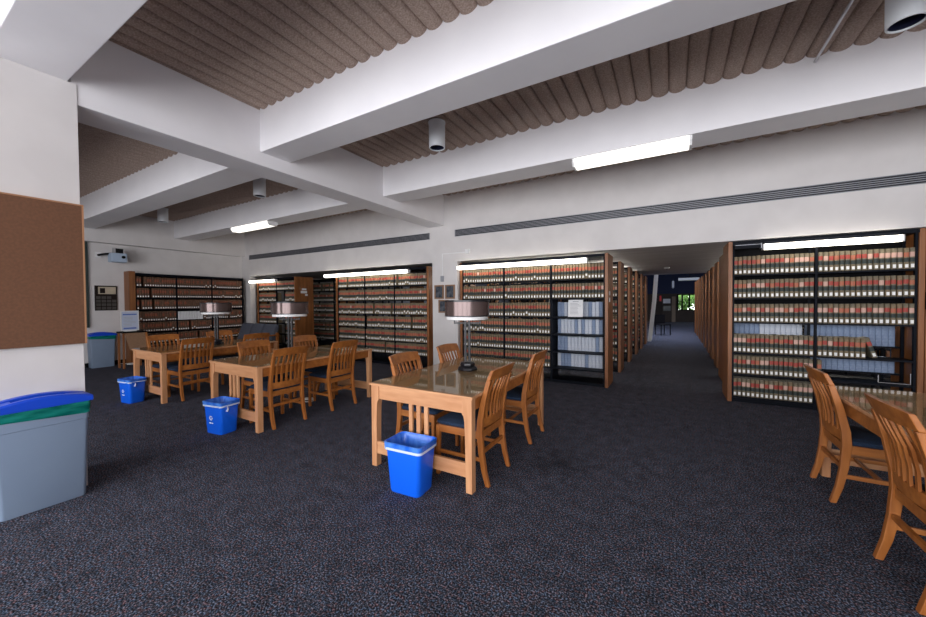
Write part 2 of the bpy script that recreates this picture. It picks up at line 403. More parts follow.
# projector on an arm, plaque, green board
t = empty('projector', (XL, 3.20, 2.615), 0, 'small pale blue projector on a bracket high on the white wall', 'projector')
MB().box(0, 0.03, -0.22, -0.12, -0.07, 0.07).build('wall_plate', 'white', t, bevel=0.004)
MB().tube([(0.02, -0.17, 0.0), (0.2, -0.1, 0.02), (0.34, 0.0, 0.03)], 0.025).build('arm', 'black', t, True)
b = MB(); b.box(0.22, 0.46, -0.06, 0.22, -0.17, 0.04); b.build('casing', 'projector', t, bevel=0.015)
b = MB(); b.lathe([(0.035, 0), (0.035, 0.012)], 16); o = b.build('lens', 'dark', t, loc=(0.46, 0.15, -0.05)); o.rotation_euler = (0, PI/2, 0)
b = MB(); b.box(0.28, 0.42, 0.02, 0.16, 0.04, 0.15); b.build('control_box', 'black', t, bevel=0.006)
b = MB(); b.box(0.27, 0.43, 0.16, 0.175, 0.04, 0.16); b.box(0.27, 0.43, 0.005, 0.02, 0.04, 0.16); b.build('bracket', 'steel', t)

t = empty('award_plaque', (XL, 3.15, 1.61), 0, 'dark memorial plaque with a pale header plate on the white wall', 'plaque')
MB().box(0, 0.03, -0.195, 0.195, -0.30, 0.29).build('board', 'plaque', t, bevel=0.005)
MB().box(0.03, 0.036, -0.14, 0.17, 0.09, 0.26).build('header_plate', 'gold', t)
MB().box(0.036, 0.038, -0.11, -0.02, 0.11, 0.23).build('portrait', 'plaque', t)
for i in range(4):
    for j in range(4):
        if i == 3 and j == 3: continue
        MB().box(0.03, 0.034, -0.175 + i*0.092, -0.10 + i*0.092, -0.28 + j*0.085, -0.215 + j*0.085).build('name_plate', 'plate', t)
t = empty('wall_board', (XL, 2.745, 1.97), 0, 'tall narrow dark board on the white wall beside the column', 'board')
MB().box(0, 0.05, -0.5, 0.07, -1.02, 1.0).build('panel', 'darkgreen', t)
b = MB(); b.box(0, 0.06, 0.07, 0.10, -1.05, 1.0); b.box(0, 0.06, -0.5, 0.07, -1.05, -1.02); b.build('frame', 'darkgreen', t)

# ------------------------------------------------------------------ ceiling lights
def can_light(x, y, lab):
    t = empty('can_light', (x, y, ZC - 0.05), 0, lab, 'ceiling light', 'unlit white can lights')
    b = MB(); zb = 3.33 - ZC + 0.05
    b.lathe([(0.098, 0.0), (0.098, zb + 0.004), (0.095, zb), (0.086, zb), (0.086, zb + 0.10)], 32, c0=True, c1=False); b.build('housing', 'can', t, True)
    MB().lathe([(0.0855, zb + 0.012), (0.0855, zb + 0.10), (0.02, zb + 0.14)], 32, c0=False).build('reflector', 'can_bore', t, True)
    MB().lathe([(0.105, 0.0), (0.105, -0.012)], 32).build('collar', 'can', t)
can_light(-2.46, 3.66, 'white can light hanging between the two big joists right of the girder')
can_light(-6.22, 3.69, 'white can light hanging just left of the girder')
can_light(-10.05, 3.71, 'white can light hanging nearest the projector wall')
can_light(1.39, 3.66, 'white can light at the upper right edge, largest')
t = empty('metal_conduit', (1.135, 2.80, 3.615), 0, 'thin metal conduit running along the ribbed ceiling by the large can light', 'conduit')
MB().tube([(0, 0.0, 0), (0, 1.66, 0)], 0.011).build('pipe', 'steel', t, True)
MB().tube([(0, 0.62, 0), (0, 0.72, 0)], 0.016).build('coupling', 'steel', t, True)

def strip_light(x0, x1, y0, y1, z0, z1, lab):
    t = empty('strip_light', ((x0+x1)/2, (y0+y1)/2, z1), 0, lab, 'ceiling light', 'fluorescent strip lights under the joists')
    a, d, h = (x1-x0)/2, (y1-y0)/2, z1-z0
    MB().prism([(-d, 0), (-d, -h*0.45), (-d*0.7, -h), (d*0.7, -h), (d, -h*0.45), (d, 0)], 'x', -a+0.015, a-0.015).build('diffuser', 'tube_soft', t)
    for sx in (-1, 1):
        MB().prism([(-d-0.004, 0), (-d-0.004, -h*0.5), (-d*0.7, -h-0.004), (d*0.7, -h-0.004), (d+0.004, -h*0.5), (d+0.004, 0)], 'x', sx*a-0.0125*(1+sx), sx*a+0.0125*(1-sx)).build('end_cap', 'white', t)
strip_light(-1.04, 0.20, 4.49, 4.71, 3.105, ZJ, 'lit strip light under the joist over the aisle')
strip_light(-8.75, -7.3, 4.50, 4.72, 3.105, ZJ, 'lit strip light under the joist left of the girder')

def shelf_light(x0, x1, tubes, zb=2.105, y=6.27, lab='', mat='tube'):
    t = empty('shelf_light', (x0, y, zb), 0, lab, 'shelf light', 'shelf lights over the bookcases')
    w = x1 - x0
    MB().box(0.02, w - 0.01, 0.02, 0.085, 0.075, 0.115).build('housing', 'navyblack', t)
    n = tubes
    for k in range(n):
        a, b_ = w*k/n, w*(k+1)/n
        MB().prism([(-0.045, 0.072), (-0.045, 0.02), (-0.03, 0), (0.03, 0), (0.045, 0.02), (0.045, 0.072)], 'x', a + 0.015, b_ - 0.015).build('tube_cover', mat, t)
        for e in (a, b_ - 0.015):
            MB().box(e, e + 0.015, -0.047, 0.047, -0.002, 0.074).build('end_cap', 'white', t)
    MB().box(0.3, 0.34, 0.0, 0.15, 0.085, 0.105).build('bracket', 'navyblack', t); MB().box(w-0.34, w-0.3, 0.0, 0.15, 0.085, 0.105).build('bracket', 'navyblack', t)
shelf_light(-3.74, -1.195, 2, lab='lit double shelf light over the bookcase with the white notice')
shelf_light(-7.74, -4.99, 2, lab='lit double shelf light over the bookcase left of the white pier')
shelf_light(-11.15, -9.84, 1, 2.07, lab='lit shelf light over the farthest bookcase in the left opening')
shelf_light(1.09, 2.38, 1, 2.135, lab='lit shelf light over the bookcase with the leaning book')
t = empty('shelf_light', (.79, 6.27, 2.165), 0, 'unlit dark stub of shelf light beside the lit one, right bookcase', 'shelf light', 'shelf lights over the bookcases')
MB().box(0, .28, -.03, .06, .0, .06).build('housing', 'navyblack', t); MB().box(0, .28, -.034, -.03, .045, .052).build('trim_strip', 'ventbar', t); MB().box(.28, .29, -.034, .06, -.005, .06).build('end_cap', 'ventbar', t)
t = empty('smoke_detector', (-0.07, 11.3, ZS), 0, 'small round smoke detector on the low ceiling over the aisle', 'smoke detector')
MB().lathe([(0.07, 0), (0.07, -0.02), (0.05, -0.045)], 20).build('cover', 'white', t, True)
MB().lathe([(0.03, -0.045), (0.025, -0.055)], 12).build('sensor', 'dark', t)

# ------------------------------------------------------------------ books
def book_mesh(name, mats, h, w, d, bands, sticker):
    """spine on -y side; bands = list of (z fraction top, material index); sticker = (z0, z1) fractions or None"""
    b = MB(); zs = [0.0] + [f for f, _ in bands]
    xs = [-w/2, -w*0.36, 0, w*0.36, w/2]; ys = [0.010, 0.0025, 0, 0.0025, 0.010]
    for k, (_, mi) in enumerate(bands):
        z0, z1 = zs[k]*h, zs[k+1]*h
        for i in range(4):
            b.add([(xs[i], ys[i], z0), (xs[i+1], ys[i+1], z0), (xs[i+1], ys[i+1], z1), (xs[i], ys[i], z1)], [(0, 1, 2, 3)], mi)
    b.add([(-w/2, 0.010, 0), (-w/2, d, 0), (-w/2, d, h), (-w/2, 0.010, h)], [(0, 1, 2, 3)], 0)
    b.add([(w/2, 0.010, 0), (w/2, d, 0), (w/2, d, h), (w/2, 0.010, h)], [(3, 2, 1, 0)], 0)
    for z, fl in ((0, 0), (h, 1)):
        q = [(xs[i], ys[i], z) for i in range(5)] + [(w/2, d, z), (-w/2, d, z)]
        b.add(q, [tuple(range(7)) if fl else tuple(reversed(range(7)))], 4 if fl else 0)
    b.add([(-w/2, d, 0), (w/2, d, 0), (w/2, d, h), (-w/2, d, h)], [(3, 2, 1, 0)], 4)
    if sticker:
        b.box(-w*0.30, w*0.30, -0.0012, 0.004, sticker[0]*h, sticker[1]*h, 3)
    me = bpy.data.meshes.new(name); me.from_pydata(b.v, [], b.f); me.update()
    for q in mats: me.materials.append(M[q])
    me.polygons.foreach_set('material_index', b.m)
    return me, b

def bands(r0=.57, r1=.78, k0=.33, k1=.52, red=1):
    return [(k0, 0), (k1, 2), (r0, 0), (r1, red), (1.0, 0)]
BK = []
for i, (tan, red, st, bd, hh) in enumerate([
    ('tan', 'red', (.06, .22), bands(), .252), ('tan', 'red2', (.06, .22), bands(), .250), ('tan2', 'red', (.07, .23), bands(.60, .80, .33, .54), .254),
    ('tan2', 'redglare', (.06, .23), bands(.57, .80, .33, .52), .252), ('tan', 'red2', (.18, .33), bands(.60, .80, .38, .54), .254), ('tan', 'red2', (.06, .21), bands(), .256)]):
    BK.append(book_mesh('law_book', [tan, red, 'blk', 'sticker', 'page'], hh, .0445, .175, bd, st))
BR = []   # browner set on the projector wall, its dimness put into the colours
for tan, red, st, hh in [('tan3', 'brownlab', (.04, .19), .235), ('tan3', 'tan3', (.04, .19), .235), ('tan3', 'brownlab', (.05, .20), .23), ('tan3', 'tan3', (.2, .34), .235)]:
    BR.append(book_mesh('law_book', [tan, red, 'blk', 'sticker', 'page'], hh, .0445, .175, bands(.5, .8, .24, .3), st))
stuff = MB()
STM = ['brownlab', 'tan', 'tan2', 'tan3', 'red', 'red2', 'redglare', 'blk', 'sticker', 'page']
def stuff_book(var, x, y, z, rz=0.0, brown=False):
    me, b = (BR if brown else BK)[var]
    names = [s_.name for s_ in me.materials]
    mp = [[k for k in range(len(STM)) if M[STM[k]] == q][0] for q in me.materials]
    c, s = math.cos(rz), math.sin(rz); o = len(stuff.v)
    stuff.v += [(x + c*p[0] - s*p[1], y + s*p[0] + c*p[1], z + p[2]) for p in b.v]
    for f, mi in zip(b.f, b.m): stuff.f.append(tuple(i + o for i in f)); stuff.m.append(mp[mi])
NB = [0]
def thing_book(var, x, y, z, label, group, tilt=0.0):
    o = bpy.data.objects.new('law_book', BK[var][0]); COL.objects.link(o)
    o.location = (x, y, z); o.rotation_euler = (0, tilt, 0)
    tag(o, label, 'book', group); NB[0] += 1
    return o
rb = random.Random(3)
def pick(w=(6, 6, 5, 3, 1.5, 4)): return rb.choices(range(6), w)[0]

JM = {}
for key in ('journal', 'journal2', 'binder'):
    b = MB(); h, w = (.262, .056) if key != 'binder' else (.22, .06)
    xs = [-w/2, -w*.36, 0, w*.36, w/2]; ys = [.006, .0015, 0, .0015, .006]
    b.loft([[(xs[i], ys[i], z) for i in range(5)] + [(w/2, .19, z), (-w/2, .19, z)] for z in (0, h*.78, h*.86, h)])
    for k in range(len(b.f)):
        pass
    JM[key] = b.mesh('bound_journal', key)
def journal(key, x, y, z, label, group, rz=0.0, s=1.0, name='bound_journal', cat='journal volume'):
    o = bpy.data.objects.new(name, JM[key]); COL.objects.link(o)
    o.location = (x, y, z); o.rotation_euler = (0, 0, rz); o.scale = (1, 1, s)
    return tag(o, label, cat, group)

# ------------------------------------------------------------------ bookcases
def bookcase(x0, x1, y0, depth, H, bays, rows, label, cat='bookcase', group=None, lp=0.05, rp=0.05, canopy=True, full=None, name='bookcase', rz=0.0, origin=None):
    """two-sided steel range running along X with stained oak end panels; rows = shelf surface heights; full = bays whose shelves go through"""
    t = empty(name, ((x0+x1)/2, y0, 0) if origin is None else origin, rz, label, cat, group)
    cx = (x0+x1)/2; a = x0-cx; b = x1-cx
    if lp: MB().box(a, a+lp, -0.012, depth, 0, H).build('end_panel', 'panel', t, bevel=0.004)
    if rp: MB().box(b-rp, b, -0.012, depth, 0, H).build('end_panel', 'panel', t, bevel=0.004)
    ia, ib = a+lp, b-rp
    edges = [ia + (ib-ia)*k/bays for k in range(bays+1)]
    for e in edges:
        w = .012
        e0 = min(max(e-w, ia), ib-2*w)
        MB().box(e0, e0+2*w, 0.012, 0.05, 0.0, H-0.05).build('upright', 'navyblack', t)
        MB().box(e0, e0+2*w, depth/2-.02, depth/2+.02, 0.0, H-0.05).build('upright', 'navyblack', t)
    for z in rows:
        for k in range(bays):
            fullk = full and k in full
            d1 = depth-0.01 if fullk else depth/2-0.021
            MB().box(edges[k]+.012, edges[k+1]-.012, 0.0, d1, z-.022, z).build('shelf', 'navyblack', t)
    MB().box(ia, ib, 0.03, depth-.02, 0, .05).build('kick_base', 'navyblack', t)
    if canopy:
        MB().box(ia, ib, -0.015, depth-.02, H-.05, H-.005).build('canopy', 'navyblack', t)
    return t, [(cx+edges[k]+.014, cx+edges[k+1]-.014) for k in range(bays)]

ROWN = ['top', 'second', 'third', 'fourth', 'fifth', 'bottom', 'lowest']
PB = 0.0492
def fill(xa, xb):
    n = int((xb-xa-.004)/PB); p = (xb-xa-.004)/n
    return [xa+.002+p*(i+.5) for i in range(n)]

# --- right bookcase (leaning book)
RR = [1.815, 1.485, 1.145, .715, .41, .085]
tR, bR = bookcase(.725, 2.595, 6.36, .58, 2.285, 2, RR, 'tall oak-ended bookcase right of the aisle with a leaning book', group='bookcases facing the reading room')
full_rows = {}
spots = []
for r, z in enumerate(RR):
    xs = []
    for bi, (xa, xb) in enumerate(bR):
        f = fill(xa, xb)
        if bi == 1:
            if r == 3: f = f[:9]
            elif r == 4: f = f[:1]
            elif r == 5: f = []
        xs += [(x, bi) for x in f]
    for i, (x, bi) in enumerate(xs):
        v = pick((5, 3, 5, 5, 0, 1) if r < 3 else (4, 4, 6, 6, 0, 1))
        thing_book(v, x, 6.368 + rb.uniform(0, .008), z, 'tan law book, %s from oak end panel, %s shelf, bookcase with the leaning volume' % (nth(i+1), ROWN[r]), 'law books in the bookcase with the leaning volume')
    if r == 3:
        o = thing_book(2, xs[-1][0] + .103, 6.37, z+.014, 'single tan law book leaning against the row beside blue volumes', 'law books in the bookcase with the leaning volume', -.30)
MB().box(-(2.595-.725)/2+.062, (2.595-.725)/2-.062, .285, .295, 1.15, 2.23).build('backing_sheet', 'dark', tR)  # added dark sheet, hides the lights behind and keeps the gaps dark
# blue volumes on the far side of that range, seen through the gaps
RB = [(.845, .80, None), (.51, .62, None)]
zb1 = .845
MB().box(-(2.595-.725)/2+.062, (2.595-.725)/2-.062, .33, .57, zb1-.022, zb1).build('shelf', 'navyblack', tR)
MB().box(.0, (2.595-.725)/2-.062, .33, .57, .48, .502).build('shelf', 'navyblack', tR)
xa, xb = bR[1]
f = [xa + .03 + i*.0585 for i in range(int((xb-.02-xa)/.0585))]
for i, x in enumerate(f):
    journal('journal', x, 6.70, zb1, 'blue-grey volume, %s from the middle upright, behind the leaning book' % nth(i+1), 'blue-grey volumes behind the leaning book')
for i, x in enumerate(f):
    journal('journal', x, 6.70, .502, 'blue-grey volume, %s from the middle upright, shelf below the leaning book' % nth(i+1), 'blue-grey volumes on the shelf below the leaning book', s=.72)
xa, xb = bR[0]
f = [xa + .03 + i*.0585 for i in range(int((xb-.02-xa)/.0585))]
for i, x in enumerate(f):
    journal('journal' if i < 6 else 'journal2', x, 6.70, zb1, '%s volume, %s from oak end, seen over the fourth row of law books' % ('blue-grey' if i < 6 else 'pale grey', nth(i+1)), 'volumes seen over the fourth row of law books')
t = empty('book_support', (2.38, 6.42, .41), 0, 'wire book support on the empty shelf below the blue volumes', 'book support')
MB().tube([(-.13, 0, .012), (-.13, 0, .10)], .005).build('wire', 'steel', t); MB().tube([(-.13, 0, .009), (.14, 0, .009)], .005).build('foot', 'steel', t); MB().tube([(.14, 0, .012), (.14, 0, .14)], .005).build('wire', 'steel', t)

# --- next bookcase to its right (only a sliver shows)
tR2, bR2 = bookcase(2.602, 4.47, 6.36, .58, 2.285, 2, RR, 'oak-ended bookcase at the right edge, behind the right table', group='bookcases facing the reading room')
MB().box(-.94, -.90, -.045, -.012, 1.33, 1.53).build('card_holder', 'dark', tR2)
for z in RR:
    for x in fill(*bR2[0])[:5]: stuff_book(pick(), x, 6.37, z)

# --- central bookcase (white notice)
CR = [1.84, 1.51, 1.18, .87, .56, .27]
tC, bC = bookcase(-3.735, -.885, 6.36, .58, 2.25, 3, CR, 'oak-ended bookcase left of the aisle with blue volumes and a white notice', group='bookcases facing the reading room', full={2})
MB().box(1.425, 1.432, .12, .2, 1.55, 1.62).build('label_card', 'paper', tC); MB().box(1.425, 1.432, .12, .2, 1.44, 1.51).build('label_card', 'paper', tC)
MB().box(.435+.02, .435+.05, .0, .42, .05, 1.5).build('upright', 'navyblack', tC)
budget = 300
for r, z in enumerate(CR):
    xs = []
    for bi, (xa, xb) in enumerate(bC):
        if bi == 2 and r > 1: continue
        xs += [(x, bi) for x in fill(xa, xb)]
    xs.sort(key=lambda q: -q[0])
    for i, (x, bi) in enumerate(xs):
        v = pick((5, 6, 3, 1, 1.5, 6))
        if NB[0] < budget:
            thing_book(v, x, 6.37 + rb.uniform(0, .008), z, 'tan law book, %s from oak aisle end, %s shelf, bookcase with the white notice' % (nth(i+1), ROWN[r]), 'law books in the bookcase with the white notice')
        else: stuff_book(v, x, 6.37 + rb.uniform(0, .008), z)
xa, xb = bC[2]
for r in range(2, 6):
    z = CR[r]
    f = [xa + .075 + i*.0605 for i in range(int((xb-.02-xa-.06)/.0605))]
    for i, x in enumerate(f):
        lean = 0
        o = journal('journal2' if rb.random() < .72 else 'journal', x, 6.60 + rb.uniform(0, .01), z, 'pale blue volume, %s from the aisle end, %s shelf, bookcase with the white notice' % (nth(len(f)-i), ROWN[r]), 'pale blue volumes below the white notice', s=rb.uniform(.96, 1.0))
t = empty('paper_notice', (-1.42, 6.36, 1.18), 0, 'white printed notice propped on the third shelf before blue volumes', 'notice')
o = MB().box(-.125, .125, 0.004, .010, 0.0, .30).build('sheet', 'paper', t); o.rotation_euler = (-.12, 0, 0)
b = MB(); rr = random.Random(5)
for k in range(9): b.box(-.09, .09 - rr.uniform(0, .06), .0025, .0045, .05 + k*.023, .058 + k*.023)
b.box(-.05, .05, .0025, .0045, .262, .276); o = b.build('printed_lines', 'ink', t); o.rotation_euler = (-.12, 0, 0)

# --- bookcase left of the pier
tA, bA = bookcase(-7.43, -4.52, 6.36, .58, 2.23, 3, CR, 'oak-ended bookcase left of the white pier, full of red-labelled books', group='bookcases facing the reading room', canopy=True)
for r, z in enumerate(CR):
    for bi, (xa, xb) in enumerate(bA):
        for i, x in enumerate(fill(xa, xb)):
            if rb.random() < .03: continue
            stuff_book(pick((6, 6, 3, .3, 2.5, 5)), x, 6.37 + rb.uniform(0, .01), z)
# --- far-left bookcase in the opening
tL, bL = bookcase(-10.93, -9.08, 6.36, .58, 2.2, 2, CR, 'oak-ended bookcase behind the charcoal sofa, label cards on its end', group='bookcases facing the reading room')
MB().box(.925, .932, .2, .34, 1.82, 1.87).build('label_card', 'paper', tL); MB().box(.925, .932, .16, .36, 1.73, 1.80).build('label_card', 'paper', tL); MB().box(.925, .932, .30, .38, 1.66, 1.71).build('label_card', 'paper', tL)
for r, z in enumerate(CR):
    for bi, (xa, xb) in enumerate(bL):
        for i, x in enumerate(fill(xa, xb)):
            if bi == 1 and r > 0 and i < 8: continue
            stuff_book(pick((6, 6, 3, .3, 2.5, 5)), x, 6.37 + rb.uniform(0, .01), z)

# --- ranges behind
YR = [7.87, 9.3, 10.69, 11.97, 13.3]
XLe = [-.856, -.81, -.76, -.714, -.67]
RS = [1.87, 1.54, 1.21, .88, .55, .22]
for k, (y, xe) in enumerate(zip(YR, XLe)):
    w = 3.0
    t_, b_ = bookcase(xe - w, xe, y, .58, 2.25, 3, RS, 'oak-ended range left of the aisle, %s behind the bookcase with the notice' % nth(k+1), group='ranges left of the aisle')
    for z in RS:
        for x in fill(*b_[2])[-6:]: stuff_book(pick(), x, y+.01, z)
    if k == 0:
        pass
XRe = [.82, .875, .905, .92, .935, .95, .96, .97, .98]
YRr = [7.87, 9.33, 10.7, 11.9, 13.2, 14.6, 16.0, 17.4, 18.8]
for k, (y, xe) in enumerate(zip(YRr, XRe)):
    t_, b_ = bookcase(xe, xe + 3.0, y, .58, 2.27, 3, RS, 'oak-ended range right of the aisle, %s behind the bookcase with the leaning book' % nth(k+1), group='ranges right of the aisle')
    for z in RS:
        for x in fill(*b_[0])[:3]: stuff_book(pick(), x, y+.01, z)
for k in range(4):
    shelf_light(XLe[k]-2.7, XLe[k]-.25, 2, 2.13, YR[k]-.09, 'lit double shelf light on the %s range left of the aisle' % nth(k+1), 'tube_stack')
for k in range(5):
    shelf_light(XRe[k]+.25, XRe[k]+2.7, 2, 2.13, YRr[k]-.09, 'lit double shelf light on the %s range right of the aisle' % nth(k+1), 'tube_stack')
# range seen through the gap left of the pier bookcase
t_, b_ = bookcase(-13.2+1.7, -6.2, 7.9, .58, 2.23, 5, CR, 'half-empty black range seen through the gap behind the left bookcases', group='ranges behind the left opening')
for r, z in enumerate(CR):
    for bi, (xa, xb) in enumerate(b_):
        for i, x in enumerate(fill(xa, xb)):
            if bi in (0, 1) and rb.random() < .93: stuff_book(pick(), x, 7.91, z)
            elif bi >= 2 and rb.random() < (.12 if r not in (1, 4) else .03): stuff_book(0, x, 7.91, z)

# --- bookcase on the projector wall (faces +X)
ZL = [1.90, 1.62, 1.33, 1.03, .76, .47, .19]
YL0, YL1 = 3.60, 6.17
tW = empty('bookcase', (-11.35, (YL0+YL1)/2, 0), PI/2, 'long dark bookcase of brown law books on the projector wall', 'bookcase')
hw = (YL1-YL0)/2
MB().box(-hw-.12, -hw, -.02, .29, 0, 2.26).build('end_panel', 'panel', tW, bevel=.004)
MB().box(hw-.03, hw, 0, .29, 0, 2.22).build('end_panel', 'navyblack', tW)
MB().box(-hw, hw-.03, .27, .29, 0, 2.2).build('backing_sheet', 'dark', tW)
MB().box(-hw, hw-.03, -.01, .27, 2.17, 2.22).build('canopy', 'navyblack', tW)
MB().box(-hw, hw-.03, .02, .27, 0, .06).build('kick_base', 'navyblack', tW)
ed = [-hw + (2*hw-.03)*k/3 for k in range(4)]
for e in ed[:3]: MB().box(e, e+.024, .005, .26, .06, 2.17).build('upright', 'navyblack', tW)
for z in ZL:
    for k in range(3): MB().box(ed[k]+.024, ed[k+1], 0, .26, z-.02, z).build('shelf', 'navyblack', tW)
nbind = 0
for r, z in enumerate(ZL):
    for k in range(3):
        for i, x in enumerate(fill(ed[k]+.026, ed[k+1]-.002)):
            if r == 3 and k == 1:
                if i < 9:
                    nbind += 1
                    journal('binder', -11.352, (YL0+YL1)/2 + ed[1] + .06 + i*.066, z, 'white binder, %s from the projector side, on the wall bookcase' % nth(i+1), 'white binders on the wall bookcase', rz=PI/2, name='white_binder', cat='binder')
                elif i < 12: continue
                else: stuff_book(pick()%4, -11.355, (YL0+YL1)/2 + x, z, PI/2, True)
                continue
            if rb.random() < .02: continue
            stuff_book(rb.choices(range(4), (5, 4, 3, 1))[0], -11.355 + rb.uniform(-.006, 0), (YL0+YL1)/2 + x, z, PI/2, True)
o = stuff.build('law_books', STM)
tag(o, 'rows of tan law books with red and black labels filling the remaining shelves', 'books', 'law books on the shelves', 'stuff')

# ------------------------------------------------------------------ tables
def make_table():
    t = empty('reading_table'); W, L = .522, .90     # half sizes; x across, y long
    tt = MB().box(-W, W, -L, L, .722, .744).build('tabletop', 'oak_light', t, bevel=.004)
    MB().box(-W+.055, W-.055, -L+.055, L-.055, .744, .7445).build('veneer_field', 'tabletop', tt)
    MB().box(-W+.004, W-.004, -L+.004, L-.004, .7448, .751).build('glass_top', 'glass', tt, bevel=.0015)
    for sx in (-1, 1):
        for sy in (-1, 1):
            xo, xi = sx*(W-.012), sx*(W-.098)
            pl = [(xo, 0), (xo, .722), (xi, .722), (xi, .60), (sx*(W-.085), .585), (sx*(W-.077), .54), (sx*(W-.072), .40), (sx*(W-.066), .0)]
            y0 = sy*(L-.012); y1 = sy*(L-.075)
            MB().prism(pl, 'y', min(y0, y1), max(y0, y1)).build('leg', 'oak_lit_v', t, bevel=.004)
    for sy in (-1, 1):
        y = sy*(L-.035); MB().box(-W+.098, W-.098, y-.014, y+.014, .605, .722).build('apron', 'oak_light', t, bevel=.003)
        MB().box(-W+.068, W-.068, y-.014, y+.014, .115, .225).build('stretcher', 'oak_light', t, bevel=.003)
        for k in (-1, 0, 1): MB().box(k*.079-.019, k*.079+.019, y-.011, y+.011, .225, .605).build('slat', 'oak_lit_v', t, bevel=.003)
    for sx in (-1, 1):
        x = sx*(W-.04); MB().box(x-.013, x+.013, -L+.075, L-.075, .62, .722).build('apron', 'oak_h', t, bevel=.003)
    return t
T0 = make_table()
TAB = [((-1.797, 3.235, 0), 'oak table with glass top and slatted ends behind the front blue wastebasket'),
       ((-4.49, 3.185, 0), 'oak table with glass top in the middle of the row by the girder'),
       ((-6.90, 3.19, 0), 'oak table with glass top farthest left, nearest the projector wall'),
       ((1.60, 3.18, 0), 'oak table with glass top cut off by the right edge')]
for i, (l, lab) in enumerate(TAB):
    t = T0 if i == 0 else dup(T0, l, 0)
    t.location = l; tag(t, lab, 'table', 'glass topped reading tables')

# ------------------------------------------------------------------ chairs (face +x; origin on the floor under the seat)
def make_chair():
    t = empty('slat_back_chair')
    hw = .222
    def post(sy):
        pts = [(-.272, 0), (-.242, .12), (-.222, .26), (-.212, .42), (-.218, .52), (-.246, .68), (-.288, .835), (-.2905, .843)]
        dep = [.034, .04, .046, .052, .05, .044, .038, .037]
        r = []
        for (x, z), d in zip(pts, dep):
            y0 = sy*hw; y1 = sy*(hw-.034)
            r.append([(x, y0, z), (x+d, y0, z), (x+d, y1, z), (x, y1, z)])
        MB().loft(r).build('back_post', 'oak', t, bevel=.004)
    for sy in (-1, 1): post(sy)
    for sy in (-1, 1):
        MB().loft([[(.19-w, sy*hw-sy*0, z), (.19+.036, sy*hw, z), (.19+.036, sy*(hw-.036), z), (.19-w, sy*(hw-.036), z)] for z, w in ((0, -.008), (.42, 0))]).build('leg', 'oak', t, bevel=.004)
    b = MB(); b.box(-.18, .215, hw-.028, hw-.006, .365, .425); b.box(-.18, .215, -hw+.006, -hw+.028, .365, .425)
    b.box(.195, .22, -hw+.036, hw-.036, .365, .425); b.box(-.20, -.178, -hw+.034, hw-.034, .365, .425); b.build('seat_frame', 'oak_h', t, bevel=.003)
    b = MB(); b.loft([rrect(.40, .40, .03, .425, .022), rrect(.425, .42, .035, .437, .022), rrect(.425, .42, .035, .455, .022), rrect(.37, .36, .03, .472, .022)]); b.build('seat', 'navy', t, True)
    # curved crest rail and lower rail
    def rail(zs, xat, bow, th, nm):
        rings = []; n = 8
        for k in range(n+1):
            u = -1 + 2*k/n; y = u*(hw-.034); bx = -bow*(1-u*u)
            rings.append([(xat(zs[0])+bx, y, zs[0]), (xat(zs[0])+bx+th, y, zs[0]), (xat(zs[1])+bx+th, y, zs[1]+.0*(1-u*u)), (xat(zs[1])+bx, y, zs[1])])
        MB().loft(rings).build(nm, 'oak_h', t, bevel=.003)
    def xat(z):
        P = [(.42, -.212), (.52, -.218), (.68, -.246), (.83, -.288), (.93, -.325)]
        for (z0, x0), (z1, x1) in zip(P, P[1:]):
            if z <= z1: return x0 + (x1-x0)*(z-z0)/(z1-z0) + .008
        return P[-1][1] + .008
    rings = []; n = 10
    for k in range(n+1):           # crest: runs over the post tops
        u = -1 + 2*k/n; y = u*hw; bx = -.028*(1-u*u)
        rings.append([(xat(.835)+bx, y, .843), (xat(.835)+bx+.030, y, .843), (xat(.935)+bx+.026, y, .925+.012*(1-u*u)), (xat(.935)+bx, y, .925+.012*(1-u*u))])
    MB().loft(rings).build('crest_rail', 'oak_h', t, bevel=.004)
    rail((.452, .528), xat, .022, .024, 'lower_rail')
    for k in range(6):
        y = -.145 + k*.058; bx = -.026*(1-(y/.19)**2)
        r = []
        for z, ex in ((.522, 0), (.62, .012), (.72, .014), (.80, .004), (.845, 0)):
            x = xat(z) + bx + ex
            r.append([(x, y-.011, z), (x+.013, y-.011, z), (x+.013, y+.011, z), (x, y+.011, z)])
        MB().loft(r).build('slat', 'oak', t)
    for sy in (-1, 1): MB().box(-.215, .195, sy*(hw-.018)-.009, sy*(hw-.018)+.009, .185, .215).build('stretcher', 'oak_h', t, bevel=.003)
    MB().box(-.02, .0, -hw+.027, hw-.027, .188, .212).build('stretcher', 'oak', t)
    MB().box(-.212, -.192, -hw+.034, hw-.034, .245, .275).build('stretcher', 'oak', t)
    return t
CH0 = make_chair()
def crest(x, side): return x + .325*side     # side = facing direction sign
